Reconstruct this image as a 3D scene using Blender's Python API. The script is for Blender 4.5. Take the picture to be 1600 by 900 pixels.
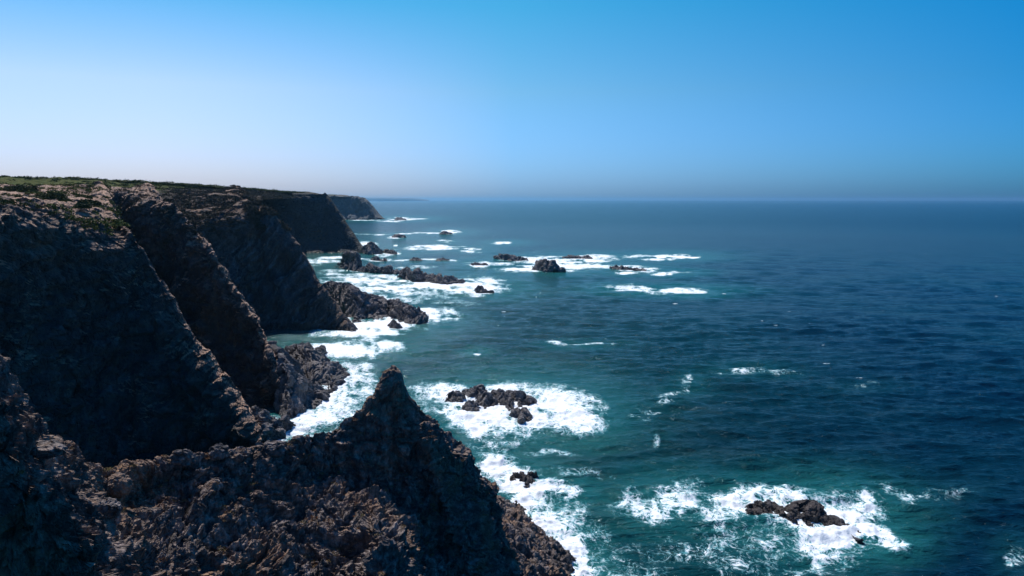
import bpy, math, random
import numpy as np

for o in list(bpy.data.objects): bpy.data.objects.remove(o)
sc = bpy.context.scene
R = math.radians

# ------------------------------------------------------------------ camera
H = 40.0; F = 1150.0; HOR = 312.0
PITCH = math.atan((450 - HOR) / F)
cam_d = bpy.data.cameras.new('camera'); cam = bpy.data.objects.new('camera', cam_d)
sc.collection.objects.link(cam); sc.camera = cam
cam.location = (0, 0, H); cam.rotation_euler = (math.pi / 2 - PITCH, 0, 0)
cam_d.sensor_width = 36; cam_d.lens = 36 * F / 1600
cam_d.clip_start = 0.5; cam_d.clip_end = 120000

# ------------------------------------------------------------------ light
SUN_EL, SUN_AZ = R(52), R(-32)            # azimuth from +Y towards +X
sun_vec = (math.sin(SUN_AZ) * math.cos(SUN_EL), math.cos(SUN_AZ) * math.cos(SUN_EL), math.sin(SUN_EL))
world = bpy.data.worlds.new("World"); sc.world = world; world.use_nodes = True
wn, wl = world.node_tree.nodes, world.node_tree.links
wn.clear()
sky = wn.new('ShaderNodeTexSky'); sky.sky_type = 'NISHITA'; sky.sun_disc = False
sky.sun_elevation = SUN_EL; sky.sun_rotation = SUN_AZ
sky.altitude = 0; sky.air_density = 1.0; sky.dust_density = 1.2; sky.ozone_density = 3.0
bg = wn.new('ShaderNodeBackground'); bg.inputs['Strength'].default_value = 0.12
grade = wn.new('ShaderNodeMix'); grade.data_type = 'RGBA'; grade.blend_type = 'MULTIPLY'
grade.inputs['Factor'].default_value = 1.0
GRADE = {'L': [(0.74, 0.83, 1.26), (0.723, 0.852, 1.09), (0.2, 0.67, 0.92)], 'C': [(0.375, 0.72, 1.44), (0.357, 0.715, 0.958), (0.15, 0.71, 0.92)], 'R': [(0.14, 0.545, 1.20), (0.07, 0.532, 0.95), (0.007, 0.572, 0.96)]}
tc_ = wn.new('ShaderNodeTexCoord'); sp_ = wn.new('ShaderNodeSeparateXYZ'); wl.new(tc_.outputs['Generated'], sp_.inputs[0])
nv_ = wn.new('ShaderNodeVectorMath'); nv_.operation = 'MULTIPLY'; nv_.inputs[1].default_value = (1, 1, 0)
nn_ = wn.new('ShaderNodeVectorMath'); nn_.operation = 'NORMALIZE'; dt_ = wn.new('ShaderNodeVectorMath'); dt_.operation = 'DOT_PRODUCT'
wl.new(tc_.outputs['Generated'], nv_.inputs[0]); wl.new(nv_.outputs[0], nn_.inputs[0]); wl.new(nn_.outputs[0], dt_.inputs[0])
dt_.inputs[1].default_value = (math.sin(R(-32)), math.cos(R(-32)), 0)
def wrng(v, a, b):
    n_ = wn.new('ShaderNodeMapRange'); n_.inputs[1].default_value = a; n_.inputs[2].default_value = b; wl.new(v, n_.inputs[0]); return n_.outputs[0]
def wmix(f, a, b):
    n_ = wn.new('ShaderNodeMix'); n_.data_type = 'RGBA'; wl.new(f, n_.inputs['Factor'])
    for q, v in (('A', a), ('B', b)):
        if isinstance(v, tuple): n_.inputs[q].default_value = v + (1,)
        else: wl.new(v, n_.inputs[q])
    return n_.outputs['Result']
def wcol_(k):
    c0, c1, c2 = GRADE[k]; z_ = sp_.outputs[2]
    m_ = wmix(wrng(z_, .02, .14), c0, c1); m_ = wmix(wrng(z_, .14, .245), m_, c2)
    return wmix(wrng(z_, .245, .9), m_, ZEN)
ZEN = (.05, .40, .86)
gr_ = wmix(wrng(dt_.outputs['Value'], .394, .848), wcol_('R'), wcol_('C'))
gr_ = wmix(wrng(dt_.outputs['Value'], .848, .995), gr_, wcol_('L'))
wl.new(gr_, grade.inputs['B'])
out = wn.new('ShaderNodeOutputWorld')
wl.new(sky.outputs[0], grade.inputs['A']); wl.new(grade.outputs['Result'], bg.inputs['Color'])
wl.new(bg.outputs[0], out.inputs['Surface'])
sun_d = bpy.data.lights.new('sun', 'SUN'); sun_d.energy = 5.0; sun_d.angle = R(0.53)
sun_d.color = (1.0, 0.95, 0.88)
sun = bpy.data.objects.new('sun', sun_d); sc.collection.objects.link(sun)
sun.location = (0, 0, 300)
sun.rotation_euler = (math.pi / 2 - SUN_EL, 0, math.pi - SUN_AZ)
sc.view_settings.view_transform = 'Standard'; sc.view_settings.look = 'None'
sc.view_settings.exposure = 0.0; sc.view_settings.gamma = 1.0
sc.view_settings.use_curve_mapping = False
sc.cycles.use_denoising = True
sc.cycles.max_bounces = 6; sc.cycles.diffuse_bounces = 2; sc.cycles.glossy_bounces = 2
sc.cycles.volume_bounces = 1; sc.cycles.caustics_reflective = False
HAZE_DENSITY = 4.4e-5

# ------------------------------------------------------------------ geometry of the place from sight lines
def P(px, py, Y):                                   # point at distance Y ahead seen in direction (px,py)
    a = (px - 800) / F; b = (450 - py) / F
    dy = math.cos(PITCH) + b * math.sin(PITCH); dz = -math.sin(PITCH) + b * math.cos(PITCH)
    return (a * Y / dy, Y, H + dz * Y / dy)
def S(px, py, z=0.0):                               # point at height z seen in direction (px,py)
    b = (450 - py) / F
    dy = math.cos(PITCH) + b * math.sin(PITCH); dz = -math.sin(PITCH) + b * math.cos(PITCH)
    t = (z - H) / dz
    return ((px - 800) / F * t, dy * t, z)
def project(X, Y, Z):
    c, s = math.cos(PITCH), math.sin(PITCH)
    d = Y * c - (Z - H) * s; u = Y * s + (Z - H) * c
    d = np.maximum(d, 1.0)
    return 800 + F * X / d, 450 - F * u / d

# ------------------------------------------------------------------ noise (numpy)
def hsh(ix, iy, iz, seed):
    with np.errstate(over='ignore'):
        h = (ix.astype(np.uint32) * np.uint32(374761393) + iy.astype(np.uint32) * np.uint32(668265263)
             + iz.astype(np.uint32) * np.uint32(2147483647) + np.uint32(seed * 974711 + 12345))
        h ^= h >> np.uint32(13); h *= np.uint32(1274126177); h ^= h >> np.uint32(16)
        h *= np.uint32(2246822519); h ^= h >> np.uint32(15)
    return h
G = np.array([[1,1,0],[-1,1,0],[1,-1,0],[-1,-1,0],[1,0,1],[-1,0,1],[1,0,-1],[-1,0,-1],
              [0,1,1],[0,-1,1],[0,1,-1],[0,-1,-1],[1,1,0],[0,-1,1],[-1,1,0],[0,-1,-1]], dtype=np.float32)
def noise(p, seed=0):                               # gradient noise about -0.7..0.7
    i = np.floor(p).astype(np.int64); f = (p - i).astype(np.float32)
    w = f * f * f * (f * (f * 6 - 15) + 10)
    r = np.zeros(len(p), np.float32)
    for dx in (0, 1):
        for dy in (0, 1):
            for dz in (0, 1):
                g = G[hsh(i[:, 0] + dx, i[:, 1] + dy, i[:, 2] + dz, seed) & np.uint32(15)]
                d = g[:, 0] * (f[:, 0] - dx) + g[:, 1] * (f[:, 1] - dy) + g[:, 2] * (f[:, 2] - dz)
                r += d * (w[:, 0] if dx else 1 - w[:, 0]) * (w[:, 1] if dy else 1 - w[:, 1]) * (w[:, 2] if dz else 1 - w[:, 2])
    return r
def fbm(p, octv=4, seed=0, gain=0.5):
    r = 0; a = 1.0
    for k in range(octv):
        r = r + a * noise(p * (2.03 ** k) + 17.3 * k, seed + k); a *= gain
    return r
def ridged(p, octv=4, seed=0, gain=0.55):
    r = 0; a = 1.0
    for k in range(octv):
        r = r + a * (0.5 - 2 * np.abs(noise(p * (2.07 ** k) + 9.1 * k, seed + k))); a *= gain
    return r
def cells(p, seed=0):
    b = np.floor(p - 0.5).astype(np.int64)
    f1 = np.full(len(p), 9.0, np.float32); f2 = f1.copy(); val = np.zeros(len(p), np.float32); tl = val.copy()
    for dx in (0, 1):
        for dy in (0, 1):
            for dz in (0, 1):
                ix, iy, iz = b[:, 0] + dx, b[:, 1] + dy, b[:, 2] + dz
                h = hsh(ix, iy, iz, seed)
                jx = (h & np.uint32(1023)).astype(np.float32) / 1023 - .5
                jy = ((h >> np.uint32(10)) & np.uint32(1023)).astype(np.float32) / 1023 - .5
                jz = ((h >> np.uint32(20)) & np.uint32(1023)).astype(np.float32) / 1023 - .5
                d = np.sqrt((ix + .5 + .85 * jx - p[:, 0]) ** 2 + (iy + .5 + .85 * jy - p[:, 1]) ** 2 + (iz + .5 + .85 * jz - p[:, 2]) ** 2).astype(np.float32)
                v = ((h * np.uint32(2654435761)) >> np.uint32(9)).astype(np.float32) / 2 ** 23
                c = d < f1
                loc = (p[:, 0] - ix - .5 - .85 * jx) * (jy * 2) + (p[:, 1] - iy - .5 - .85 * jy) * (jz * 2) + (p[:, 2] - iz - .5 - .85 * jz) * (jx * 2)
                tl = np.where(c, loc, tl)
                f2 = np.where(c, f1, np.minimum(f2, d)); val = np.where(c, v, val); f1 = np.where(c, d, f1)
    return f1, f2, val, tl
def sstep(a, b, x):
    t = np.clip((x - a) / (b - a), 0, 1); return t * t * (3 - 2 * t)

# ------------------------------------------------------------------ mesh helpers
def catmull(C, t, tens=0.38):
    n = C.shape[0]; i = np.clip(np.floor(t).astype(int), 0, n - 2); f = (t - i)
    f = f.reshape((-1,) + (1,) * (C.ndim - 1))
    p0 = C[np.maximum(i - 1, 0)]; p1 = C[i]; p2 = C[i + 1]; p3 = C[np.minimum(i + 2, n - 1)]
    m1 = tens * (p2 - p0); m2 = tens * (p3 - p1)
    return ((2 * f ** 3 - 3 * f ** 2 + 1) * p1 + (f ** 3 - 2 * f ** 2 + f) * m1 + (-2 * f ** 3 + 3 * f ** 2) * p2 + (f ** 3 - f ** 2) * m2)
def samples(C, axis, step, cap):
    """sample parameters along an axis, spaced by the picture size each span has at its distance"""
    X, Y, Z = C[..., 0], C[..., 1], C[..., 2]
    D = np.maximum(np.sqrt(X ** 2 + Y ** 2 + (Z - H) ** 2), 12)
    A = np.moveaxis(C[..., :3], axis, 0); DD = np.moveaxis(D, axis, 0)
    L = np.sqrt(((A[1:] - A[:-1]) ** 2).sum(-1)) * F / (0.5 * (DD[1:] + DD[:-1]))
    L = np.percentile(L, 80, axis=1)
    t = [0.0]
    for k, l in enumerate(L):
        n = int(max(2, min(l / step, cap)))
        t += [k + (j + 1) / n for j in range(n)]
    return np.array(t)
def grid_mesh(name, V, attrs, mat, origin=None, smooth=False, kind=None):
    nr, nc = V.shape[:2]
    idx = np.arange(nr * nc).reshape(nr, nc)
    q = np.stack([idx[:-1, :-1], idx[:-1, 1:], idx[1:, 1:], idx[1:, :-1]], -1).reshape(-1, 4)
    return poly_mesh(name, V.reshape(-1, 3), q, {k: a.reshape(-1) for k, a in attrs.items()}, mat, origin, smooth)
def poly_mesh(name, V, q, attrs, mat, origin=None, smooth=False):
    me = bpy.data.meshes.new(name)
    o0 = np.array(origin if origin is not None else (0, 0, 0), float)
    me.vertices.add(len(V)); me.vertices.foreach_set('co', (V - o0).astype(np.float32).ravel())
    k = q.shape[1]
    me.loops.add(q.size); me.loops.foreach_set('vertex_index', q.astype(np.int32).ravel())
    me.polygons.add(len(q)); me.polygons.foreach_set('loop_start', np.arange(0, q.size, k, dtype=np.int32))
    me.polygons.foreach_set('loop_total', np.full(len(q), k, np.int32))
    me.update(calc_edges=True)
    me.polygons.foreach_set('use_smooth', np.full(len(q), smooth, bool))
    for n_, a in attrs.items():
        at = me.attributes.new(n_, 'FLOAT', 'POINT'); at.data.foreach_set('value', a.astype(np.float32))
    me.materials.append(mat)
    o = bpy.data.objects.new(name, me); o.location = o0
    sc.collection.objects.link(o)
    return o
def normals(V):
    du = np.gradient(V, axis=1); dv = np.gradient(V, axis=0)
    n = np.cross(du, dv); n /= np.maximum(np.linalg.norm(n, axis=-1, keepdims=True), 1e-9)
    return n
def rock_offset(p, a, seed, strata=None):
    """surface offset of fractured rock; a = dict of amplitudes and sizes in metres"""
    r = np.zeros(len(p), np.float32)
    warp = np.stack([noise(p / (a['s'] * 1.5) + 5, seed + 91), noise(p / (a['s'] * 1.5) + 50, seed + 92), noise(p / (a['s'] * 1.5) + 90, seed + 93)], -1)
    q = p + warp * a['s'] * 0.55
    r += a['big'] * ridged(p / a['S'] * np.array([1, 1, .6]), 3, seed)
    for k, (sz, am) in enumerate(a['blocks']):
        f1, f2, v, tl = cells(q / sz * np.array([1.15, 1.0, .62]), seed + 11 + k)
        e = np.clip((f2 - f1) / .16, 0, 1)
        r += am * ((v - .5) * 1.1 + 1.0 * tl) - am * a.get('crease', .3) * (1 - e)
    for k, (h_, am, cs) in enumerate(a.get('ledges', [])):
        f1, f2, v, tl = cells(q / cs * np.array([1.3, 1.3, .35]), seed + 41 + k)
        s_ = p[:, 2] / h_ + v * 1.0 + .35 * noise(p / (h_ * 1.5), seed + 45 + k) + .12 * (q[:, 0] / h_)
        fr = s_ - np.floor(s_)
        r += am * (np.where(fr < .72, fr / .72, (1 - fr) / .28) - .5)
    if strata:
        d, w, am = strata
        d = np.array(d) / np.linalg.norm(d)
        s = (q @ d) / w + .5 * noise(p / (w * 4), seed + 33)
        fr = s - np.floor(s)
        amp = .35 + .65 * (np.modf(np.abs(np.sin(np.floor(s) * 12.9898) * 43758.5453))[0])
        r += am * amp * (fr - .5)
    r += a['fine'] * fbm(p / a['fs'], 3, seed + 60, .6)
    return r

# ------------------------------------------------------------------ materials
class NT:
    def __init__(s, name):
        s.m = bpy.data.materials.new(name); s.m.use_nodes = True
        s.n = s.m.node_tree.nodes; s.l = s.m.node_tree.links; s.n.clear()
        s.out = s.n.new('ShaderNodeOutputMaterial')
        s.b = s.n.new('ShaderNodeBsdfPrincipled'); s.l.new(s.b.outputs[0], s.out.inputs['Surface'])
        s.geo = s.n.new('ShaderNodeNewGeometry'); s.pos = s.geo.outputs['Position']
    def set(s, sock, v):
        if isinstance(v, bpy.types.NodeSocket): s.l.new(v, sock)
        elif isinstance(v, (tuple, list)): sock.default_value = tuple(v) + ((1,) if len(v) == 3 and sock.type == 'RGBA' else ())
        else: sock.default_value = v
    def vmul(s, v, sc_):
        n = s.n.new('ShaderNodeVectorMath'); n.operation = 'MULTIPLY'; s.set(n.inputs[0], v); n.inputs[1].default_value = sc_; return n.outputs[0]
    def vadd(s, v, w):
        n = s.n.new('ShaderNodeVectorMath'); n.operation = 'ADD'; s.set(n.inputs[0], v); s.set(n.inputs[1], w); return n.outputs[0]
    def noise(s, scale, det=4, rough=.55, vec=None, dist=0.0, color=False):
        n = s.n.new('ShaderNodeTexNoise'); s.l.new(vec or s.pos, n.inputs['Vector'])
        n.inputs['Scale'].default_value = scale; n.inputs['Detail'].default_value = det
        n.inputs['Roughness'].default_value = rough; n.inputs['Distortion'].default_value = dist
        return n.outputs['Color' if color else 'Fac']
    def voro(s, scale, feat='F1', vec=None, outp='Distance'):
        n = s.n.new('ShaderNodeTexVoronoi'); n.feature = feat; s.l.new(vec or s.pos, n.inputs['Vector'])
        n.inputs['Scale'].default_value = scale; return n.outputs[outp]
    def math(s, op, a, b=0.0, c=None, clamp=False):
        n = s.n.new('ShaderNodeMath'); n.operation = op; n.use_clamp = clamp
        s.set(n.inputs[0], a); s.set(n.inputs[1], b)
        if c is not None: s.set(n.inputs[2], c)
        return n.outputs[0]
    def rng(s, v, a, b, c=0.0, d=1.0, smooth=True):
        n = s.n.new('ShaderNodeMapRange'); n.interpolation_type = 'SMOOTHSTEP' if smooth else 'LINEAR'
        s.set(n.inputs[0], v); n.inputs[1].default_value = a; n.inputs[2].default_value = b
        n.inputs[3].default_value = c; n.inputs[4].default_value = d; return n.outputs[0]
    def mix(s, f, a, b):
        n = s.n.new('ShaderNodeMix'); n.data_type = 'RGBA'; s.set(n.inputs['Factor'], f)
        s.set(n.inputs['A'], a); s.set(n.inputs['B'], b); return n.outputs['Result']
    def attr(s, name):
        n = s.n.new('ShaderNodeAttribute'); n.attribute_name = name; return n.outputs['Fac']
    def sep(s, v):
        n = s.n.new('ShaderNodeSeparateXYZ'); s.l.new(v, n.inputs[0]); return n.outputs
    def bump(s, h, dist, strength=1.0, prev=None):
        n = s.n.new('ShaderNodeBump'); n.inputs['Distance'].default_value = dist; n.inputs['Strength'].default_value = strength
        s.l.new(h, n.inputs['Height'])
        if prev is not None: s.l.new(prev, n.inputs['Normal'])
        return n.outputs[0]

def rock_material(name, dark, mid, warm, soil, scale=1.0, band=None, wet_to=2.0, bump=.12, wetf=.55):
    t = NT(name)
    n1 = t.noise(.12 * scale, 5, .6); n2 = t.noise(.9 * scale, 6, .65); n3 = t.noise(5 * scale, 4, .6)
    col = t.mix(t.rng(n2, .38, .66), dark, mid)
    col = t.mix(t.math('MULTIPLY', t.rng(n1, .47, .63), t.rng(n3, .35, .6, .3, .9)), col, warm)
    if band:
        d, w, bc = band
        nv = t.n.new('ShaderNodeVectorMath'); nv.operation = 'DOT_PRODUCT'
        t.l.new(t.vadd(t.pos, t.vmul(t.noise(.12, 3, .5, color=True), (w * 4.5,) * 3)), nv.inputs[0])
        dd = np.array(d) / np.linalg.norm(d); nv.inputs[1].default_value = tuple(dd)
        wv = t.n.new('ShaderNodeTexNoise'); wv.noise_dimensions = '1D'; wv.inputs['Scale'].default_value = 1 / w
        wv.inputs['Detail'].default_value = 5; wv.inputs['Roughness'].default_value = .6
        t.l.new(nv.outputs['Value'], wv.inputs['W'])
        col = t.mix(t.math('MULTIPLY', t.rng(wv.outputs['Fac'], .44, .66, 0, .85), t.rng(t.noise(.07 * scale / .5, 4, .6), .42, .6, .15, 1)), col, bc)
    stk = t.noise(1.3 * scale, 5, .65, vec=t.vmul(t.pos, (1, 1, .22)))
    col = t.mix(t.rng(stk, .45, .62, .55, 0), col, tuple(c * .9 for c in dark))
    # pale mineral specks and veins
    sp = t.noise(9 * scale, 3, .7)
    col = t.mix(t.rng(sp, .64, .74, 0, .5), col, tuple(min(1, c * 2.6 + .03) for c in mid))
    top = t.attr('top')
    nz = t.sep(t.geo.outputs['True Normal'])[2]
    up = t.rng(nz, .35, .8)
    # dry brown plants and soil sit on the ledges and on the top
    f = t.math('MULTIPLY', up, t.math('ADD', t.math('MULTIPLY', top, .8), t.rng(t.noise(.35 * scale, 4, .6), .52, .66, 0, .8)), clamp=True)
    scol = t.mix(t.rng(t.noise(2.5 * scale, 4, .6), .42, .62), soil, tuple(c * .6 for c in soil))
    col = t.mix(f, col, scol)
    z = t.sep(t.pos)[2]
    wetz = t.math('ADD', z, t.math('MULTIPLY', t.math('SUBTRACT', n2, .5), 3.0))
    wet = t.rng(wetz, .2, wet_to, 1, 0)
    col = t.mix(t.math('MULTIPLY', wet, wetf), col, (.018, .018, .02))
    t.set(t.b.inputs['Base Color'], col)
    t.set(t.b.inputs['Roughness'], t.rng(wet, 0, 1, .85, .35))
    t.b.inputs['Specular IOR Level'].default_value = .12
    h = t.math('ADD', t.noise(2.2 * scale, 8, .68), t.math('MULTIPLY', t.rng(t.voro(1.6 * scale, 'DISTANCE_TO_EDGE'), 0, .12), .25))
    t.set(t.b.inputs['Normal'], t.bump(h, bump / scale * 2.2))
    return t.m

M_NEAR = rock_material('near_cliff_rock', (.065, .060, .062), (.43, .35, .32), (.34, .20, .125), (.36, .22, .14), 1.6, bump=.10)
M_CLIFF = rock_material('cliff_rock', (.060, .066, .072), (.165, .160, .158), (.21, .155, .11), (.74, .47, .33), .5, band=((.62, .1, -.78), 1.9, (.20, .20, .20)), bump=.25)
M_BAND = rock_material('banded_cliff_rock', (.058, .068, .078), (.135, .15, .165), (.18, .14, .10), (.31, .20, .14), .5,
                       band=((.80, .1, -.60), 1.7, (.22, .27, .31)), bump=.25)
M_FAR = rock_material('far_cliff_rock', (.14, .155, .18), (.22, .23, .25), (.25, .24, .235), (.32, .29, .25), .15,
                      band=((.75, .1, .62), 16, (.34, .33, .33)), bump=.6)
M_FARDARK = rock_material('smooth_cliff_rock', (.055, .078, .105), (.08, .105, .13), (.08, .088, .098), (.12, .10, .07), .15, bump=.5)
M_SEAROCK = rock_material('wave_washed_rock', (.09, .082, .086), (.29, .26, .265), (.27, .23, .21), (.28, .25, .235), 1.0,
                          band=((.7, .25, .66), .9, (.26, .24, .24)), wet_to=1.3, bump=.14, wetf=.35)

M_DARKROCK = rock_material('dark_wet_rock', (.045, .040, .042), (.15, .13, .13), (.15, .11, .09), (.15, .13, .12), 1.0,
                           band=((.75, -.2, .62), .6, (.11, .095, .095)), wet_to=1.3, bump=.12, wetf=.4)

# heath on the plateau
t = NT('heath_ground')
n = t.noise(.05, 5, .6); n2 = t.noise(.6, 5, .65)
g = t.mix(t.rng(n2, .4, .62), (.06, .075, .018), (.105, .105, .035))
br = t.mix(t.rng(n2, .4, .62), (.06, .05, .045), (.12, .095, .075))
xx = t.sep(t.pos)[0]
c = t.mix(t.math('ADD', t.rng(t.math('ADD', n, t.attr('top')), .95, 1.25), 0.0), g, br)
t.set(t.b.inputs['Base Color'], c); t.b.inputs['Roughness'].default_value = .95; t.b.inputs['Specular IOR Level'].default_value = .05
t.set(t.b.inputs['Normal'], t.bump(t.noise(1.5, 6, .7), .5))
M_HEATH = t.m
t = NT('shrub_leaves')
c = t.mix(t.rng(t.noise(.09, 3, .5), .4, .6), (.045, .062, .016), (.17, .18, .04))
c = t.mix(t.rng(t.noise(4, 2, .5), .35, .65), c, (.05, .065, .022))
t.set(t.b.inputs['Base Color'], c); t.b.inputs['Roughness'].default_value = .8; t.b.inputs['Specular IOR Level'].default_value = .08
M_LEAF = t.m
t = NT('heather_leaves')
c = t.mix(t.rng(t.noise(.3, 3, .5), .4, .6), (.055, .045, .04), (.13, .095, .085))
c = t.mix(t.rng(t.noise(4, 2, .5), .35, .65), c, (.06, .06, .035))
t.set(t.b.inputs['Base Color'], c); t.b.inputs['Roughness'].default_value = .85; t.b.inputs['Specular IOR Level'].default_value = .08
M_HEATHER = t.m

# ------------------------------------------------------------------ lofted cliffs
SURF = {}
def loft(name, rows, tops, amp, mat, seed, strata=None, step=2.0, cap=400, origin=None, tag_kind='structure', tens=.38):
    C = np.array(rows, float)                       # rows x cols x 3
    T = np.array(tops, float)
    if T.ndim == 1: T = np.repeat(T[:, None], C.shape[1], 1)
    C4 = np.concatenate([C, T[..., None]], -1)
    tr = samples(C, 0, step, cap); tc = samples(C, 1, step, cap)
    V = catmull(C4, tr, tens); V = np.moveaxis(catmull(np.moveaxis(V, 1, 0), tc, tens), 0, 1)
    top = np.clip(V[..., 3], 0, 1); V = V[..., :3].copy()
    N = normals(V)
    # make normals face up / towards the viewer's side
    if (N[..., 2].mean()) < 0: N = -N
    p = V.reshape(-1, 3)
    off = rock_offset(p, amp, seed, strata).reshape(V.shape[:2])
    wob = np.stack([noise(p / (amp['s'] * .8) + 3, seed + 71), noise(p / (amp['s'] * .8) + 31, seed + 72), noise(p / (amp['s'] * .8) + 61, seed + 73)], -1).reshape(V.shape)
    damp = np.clip(1 - .72 * top, .25, 1)
    V = V + N * (off * damp)[..., None] + wob * amp['s'] * .12 * damp[..., None]
    SURF[name] = (V, top)
    o = grid_mesh(name, V, {'top': top}, mat, origin)
    if tag_kind: o['kind'] = tag_kind
    return o

# ---- foreground promontory with the pinnacle (columns left to right)
#   px, crest(py,Y), upper(px,py,Y), middle(px,py,Y), low(px,900,Y)
FG = [
 (-420, 330, 20, (-420, 480, 18), (-420, 700, 15), (-420, 900, 12)),
 (-180, 400, 22, (-180, 520, 20), (-180, 700, 18), (-180, 900, 15)),
 (-80, 490, 25, (-80, 580, 24.4), (-80, 740, 23.4), (-80, 900, 22.4)),
 (-18, 540, 27, (-20, 640, 26.4), (-20, 780, 25.5), (-20, 900, 24.8)),
 (-4, 600, 30, (-8, 680, 29.3), (-5, 790, 28.2), (0, 900, 27.4)),
 (32, 655, 33, (28, 715, 32.2), (28, 800, 31.0), (35, 900, 30.0)),
 (95, 697, 37, (88, 745, 36.0), (85, 800, 34.6), (90, 900, 33.0)),
 (140, 728, 41, (135, 765, 39.4), (130, 805, 37.8), (145, 900, 34.6)),
 (185, 740, 44, (178, 772, 42.0), (172, 800, 39.8), (188, 900, 34.6)),
 (240, 728, 46, (235, 770, 44.4), (235, 810, 42.2), (240, 900, 37.4)),
 (300, 713, 48, (298, 750, 46.2), (298, 805, 43.6), (300, 900, 39.6)),
 (355, 705, 50, (355, 745, 48.0), (355, 800, 45.8), (355, 900, 41.2)),
 (420, 690, 53, (425, 740, 51.0), (425, 800, 48.0), (420, 900, 43.0)),
 (480, 684, 55, (485, 750, 53.4), (485, 800, 49.6), (480, 900, 44.4)),
 (525, 668, 56.3, (528, 750, 54.2), (530, 795, 50.0), (530, 900, 44.8)),
 (552, 650, 57, (556, 755, 55.0), (560, 795, 50.6), (565, 900, 45.2)),
 (578, 626, 58, (580, 760, 55.4), (588, 792, 50.2), (595, 900, 42.6)),
 (594, 602, 58.4, (600, 765, 55.6), (608, 800, 50.8), (615, 900, 43.4)),
 (602, 579, 58.6, (612, 770, 55.7), (625, 808, 51.6), (635, 900, 45.0)),
 (612, 571, 58.7, (625, 765, 55.8), (640, 818, 52.6), (650, 900, 47.5)),
 (621, 577, 58.6, (640, 725, 56.2), (655, 820, 54.0), (665, 900, 51.4)),
 (633, 602, 58.5, (650, 730, 56.4), (672, 820, 54.8), (685, 900, 53.2)),
 (649, 634, 58.5, (660, 720, 56.6), (685, 820, 55.3), (700, 900, 54.0)),
 (668, 652, 59.2, (664, 700, 56.6), (700, 825, 55.6), (715, 900, 54.2)),
 (690, 668, 60.2, (676, 722, 55.6), (712, 830, 54.7), (730, 900, 53.9)),
 (715, 690, 61.0, (695, 740, 56.2), (728, 835, 55.3), (745, 900, 54.5)),
 (738, 713, 61.8, (714, 760, 56.9), (746, 845, 56.0), (760, 900, 55.2)),
 (757, 742, 62.2, (738, 785, 58.2), (764, 850, 57.2), (775, 900, 56.3)),
 (768, 780, 62.2, (762, 805, 60.6), (778, 862, 58.7), (790, 905, 57.6)),
 (785, 830, 61.6, (782, 845, 60.4), (792, 880, 58.9), (802, 915, 57.8)),
 (808, 885, 60.6, (806, 900, 59.6), (814, 930, 58.4), (822, 960, 57.2)),
 (835, 960, 58.8, (835, 980, 57.8), (840, 1010, 56.6), (848, 1050, 55.0)),
 (865, 1060, 56.6, (865, 1080, 55.6), (870, 1100, 54.6), (878, 1140, 53.0)),
]
rows = [[], [], [], [], [], [], [], []]
for (px, py, Y, a, b, c) in FG:
    cr = P(px, py, Y); A = P(*a); B = P(*b); Cc = P(*c)
    h = max(cr[2], 1)
    rows[0].append((cr[0] + h * .30 - (6 if px < 100 else 0), cr[1] + h * .62 + (14 if px < 100 else 0), -3.0))
    rows[1].append((cr[0] + h * .10, cr[1] + h * .20, cr[2] * .55))
    rows[2].append(cr); rows[3].append(A); rows[4].append(B); rows[5].append(Cc)
    rows[6].append((Cc[0], Cc[1] - 5, max(Cc[2] - 6, -2.5)))
    rows[7].append((Cc[0] * .9, Cc[1] * .55, max(Cc[2] * .15 - 6, -3.5)))
near_amp = dict(s=2.2, S=4.2, big=.50, blocks=[(3.2, .38), (1.3, .30), (.5, .16), (.22, .07)], fine=.05, fs=.18, crease=.22, ledges=[(3.1, .72, 2.6), (1.15, .46, 1.1), (.45, .17, .5)])
ftop = np.zeros((8, len(FG)))
for j_, f_ in enumerate(FG):
    pk = 1.0 if 560 < f_[0] < 665 else 0.0
    ftop[:, j_] = [0, .1 + .5 * pk, .55 + .45 * pk, .15 + .2 * pk, .12, .1, 0, 0]
loft('rocky_promontory', rows, ftop, near_amp, M_NEAR, 3, step=1.15, cap=330)

# lit slab at the foot of the promontory
FS = [((690, 700, 90), (700, 735, 78), (690, 800, 68)),
      ((752, 752, 0), (738, 765, 79), (715, 800, 68)),
      ((785, 778, 0), (765, 790, 77), (730, 815, 67)),
      ((815, 800, 0), (785, 815, 75.5), (745, 835, 66)),
      ((848, 832, 0), (805, 835, 74.5), (755, 855, 65)),
      ((872, 850, 0), (825, 856, 73), (765, 880, 64)),
      ((885, 872, 0), (838, 880, 71), (775, 905, 63)),
      ((890, 898, 0), (845, 905, 69), (785, 930, 62)),
      ((905, 930, 0), (860, 945, 66), (800, 980, 60)),
      ((950, 1020, 0), (900, 1040, 60), (840, 1080, 55))]
rows = [[], [], [], []]
for e, m_, i_ in FS:
    E = S(e[0], e[1], 0.3) if e[2] == 0 else S(e[0], e[1], .3)
    rows[0].append((E[0] + 2.0, E[1] + 4.5, -3)); rows[1].append(E); rows[2].append(P(*m_)); rows[3].append(P(*i_))
loft('rock_slab_shelf', rows, [0, 0, .05, .05], dict(s=2.0, S=7, big=.45, blocks=[(3.5, .35), (1.3, .32), (.5, .2), (.25, .08)], fine=.08, fs=.3),
     M_NEAR, 8, step=1.4, cap=300)

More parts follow.
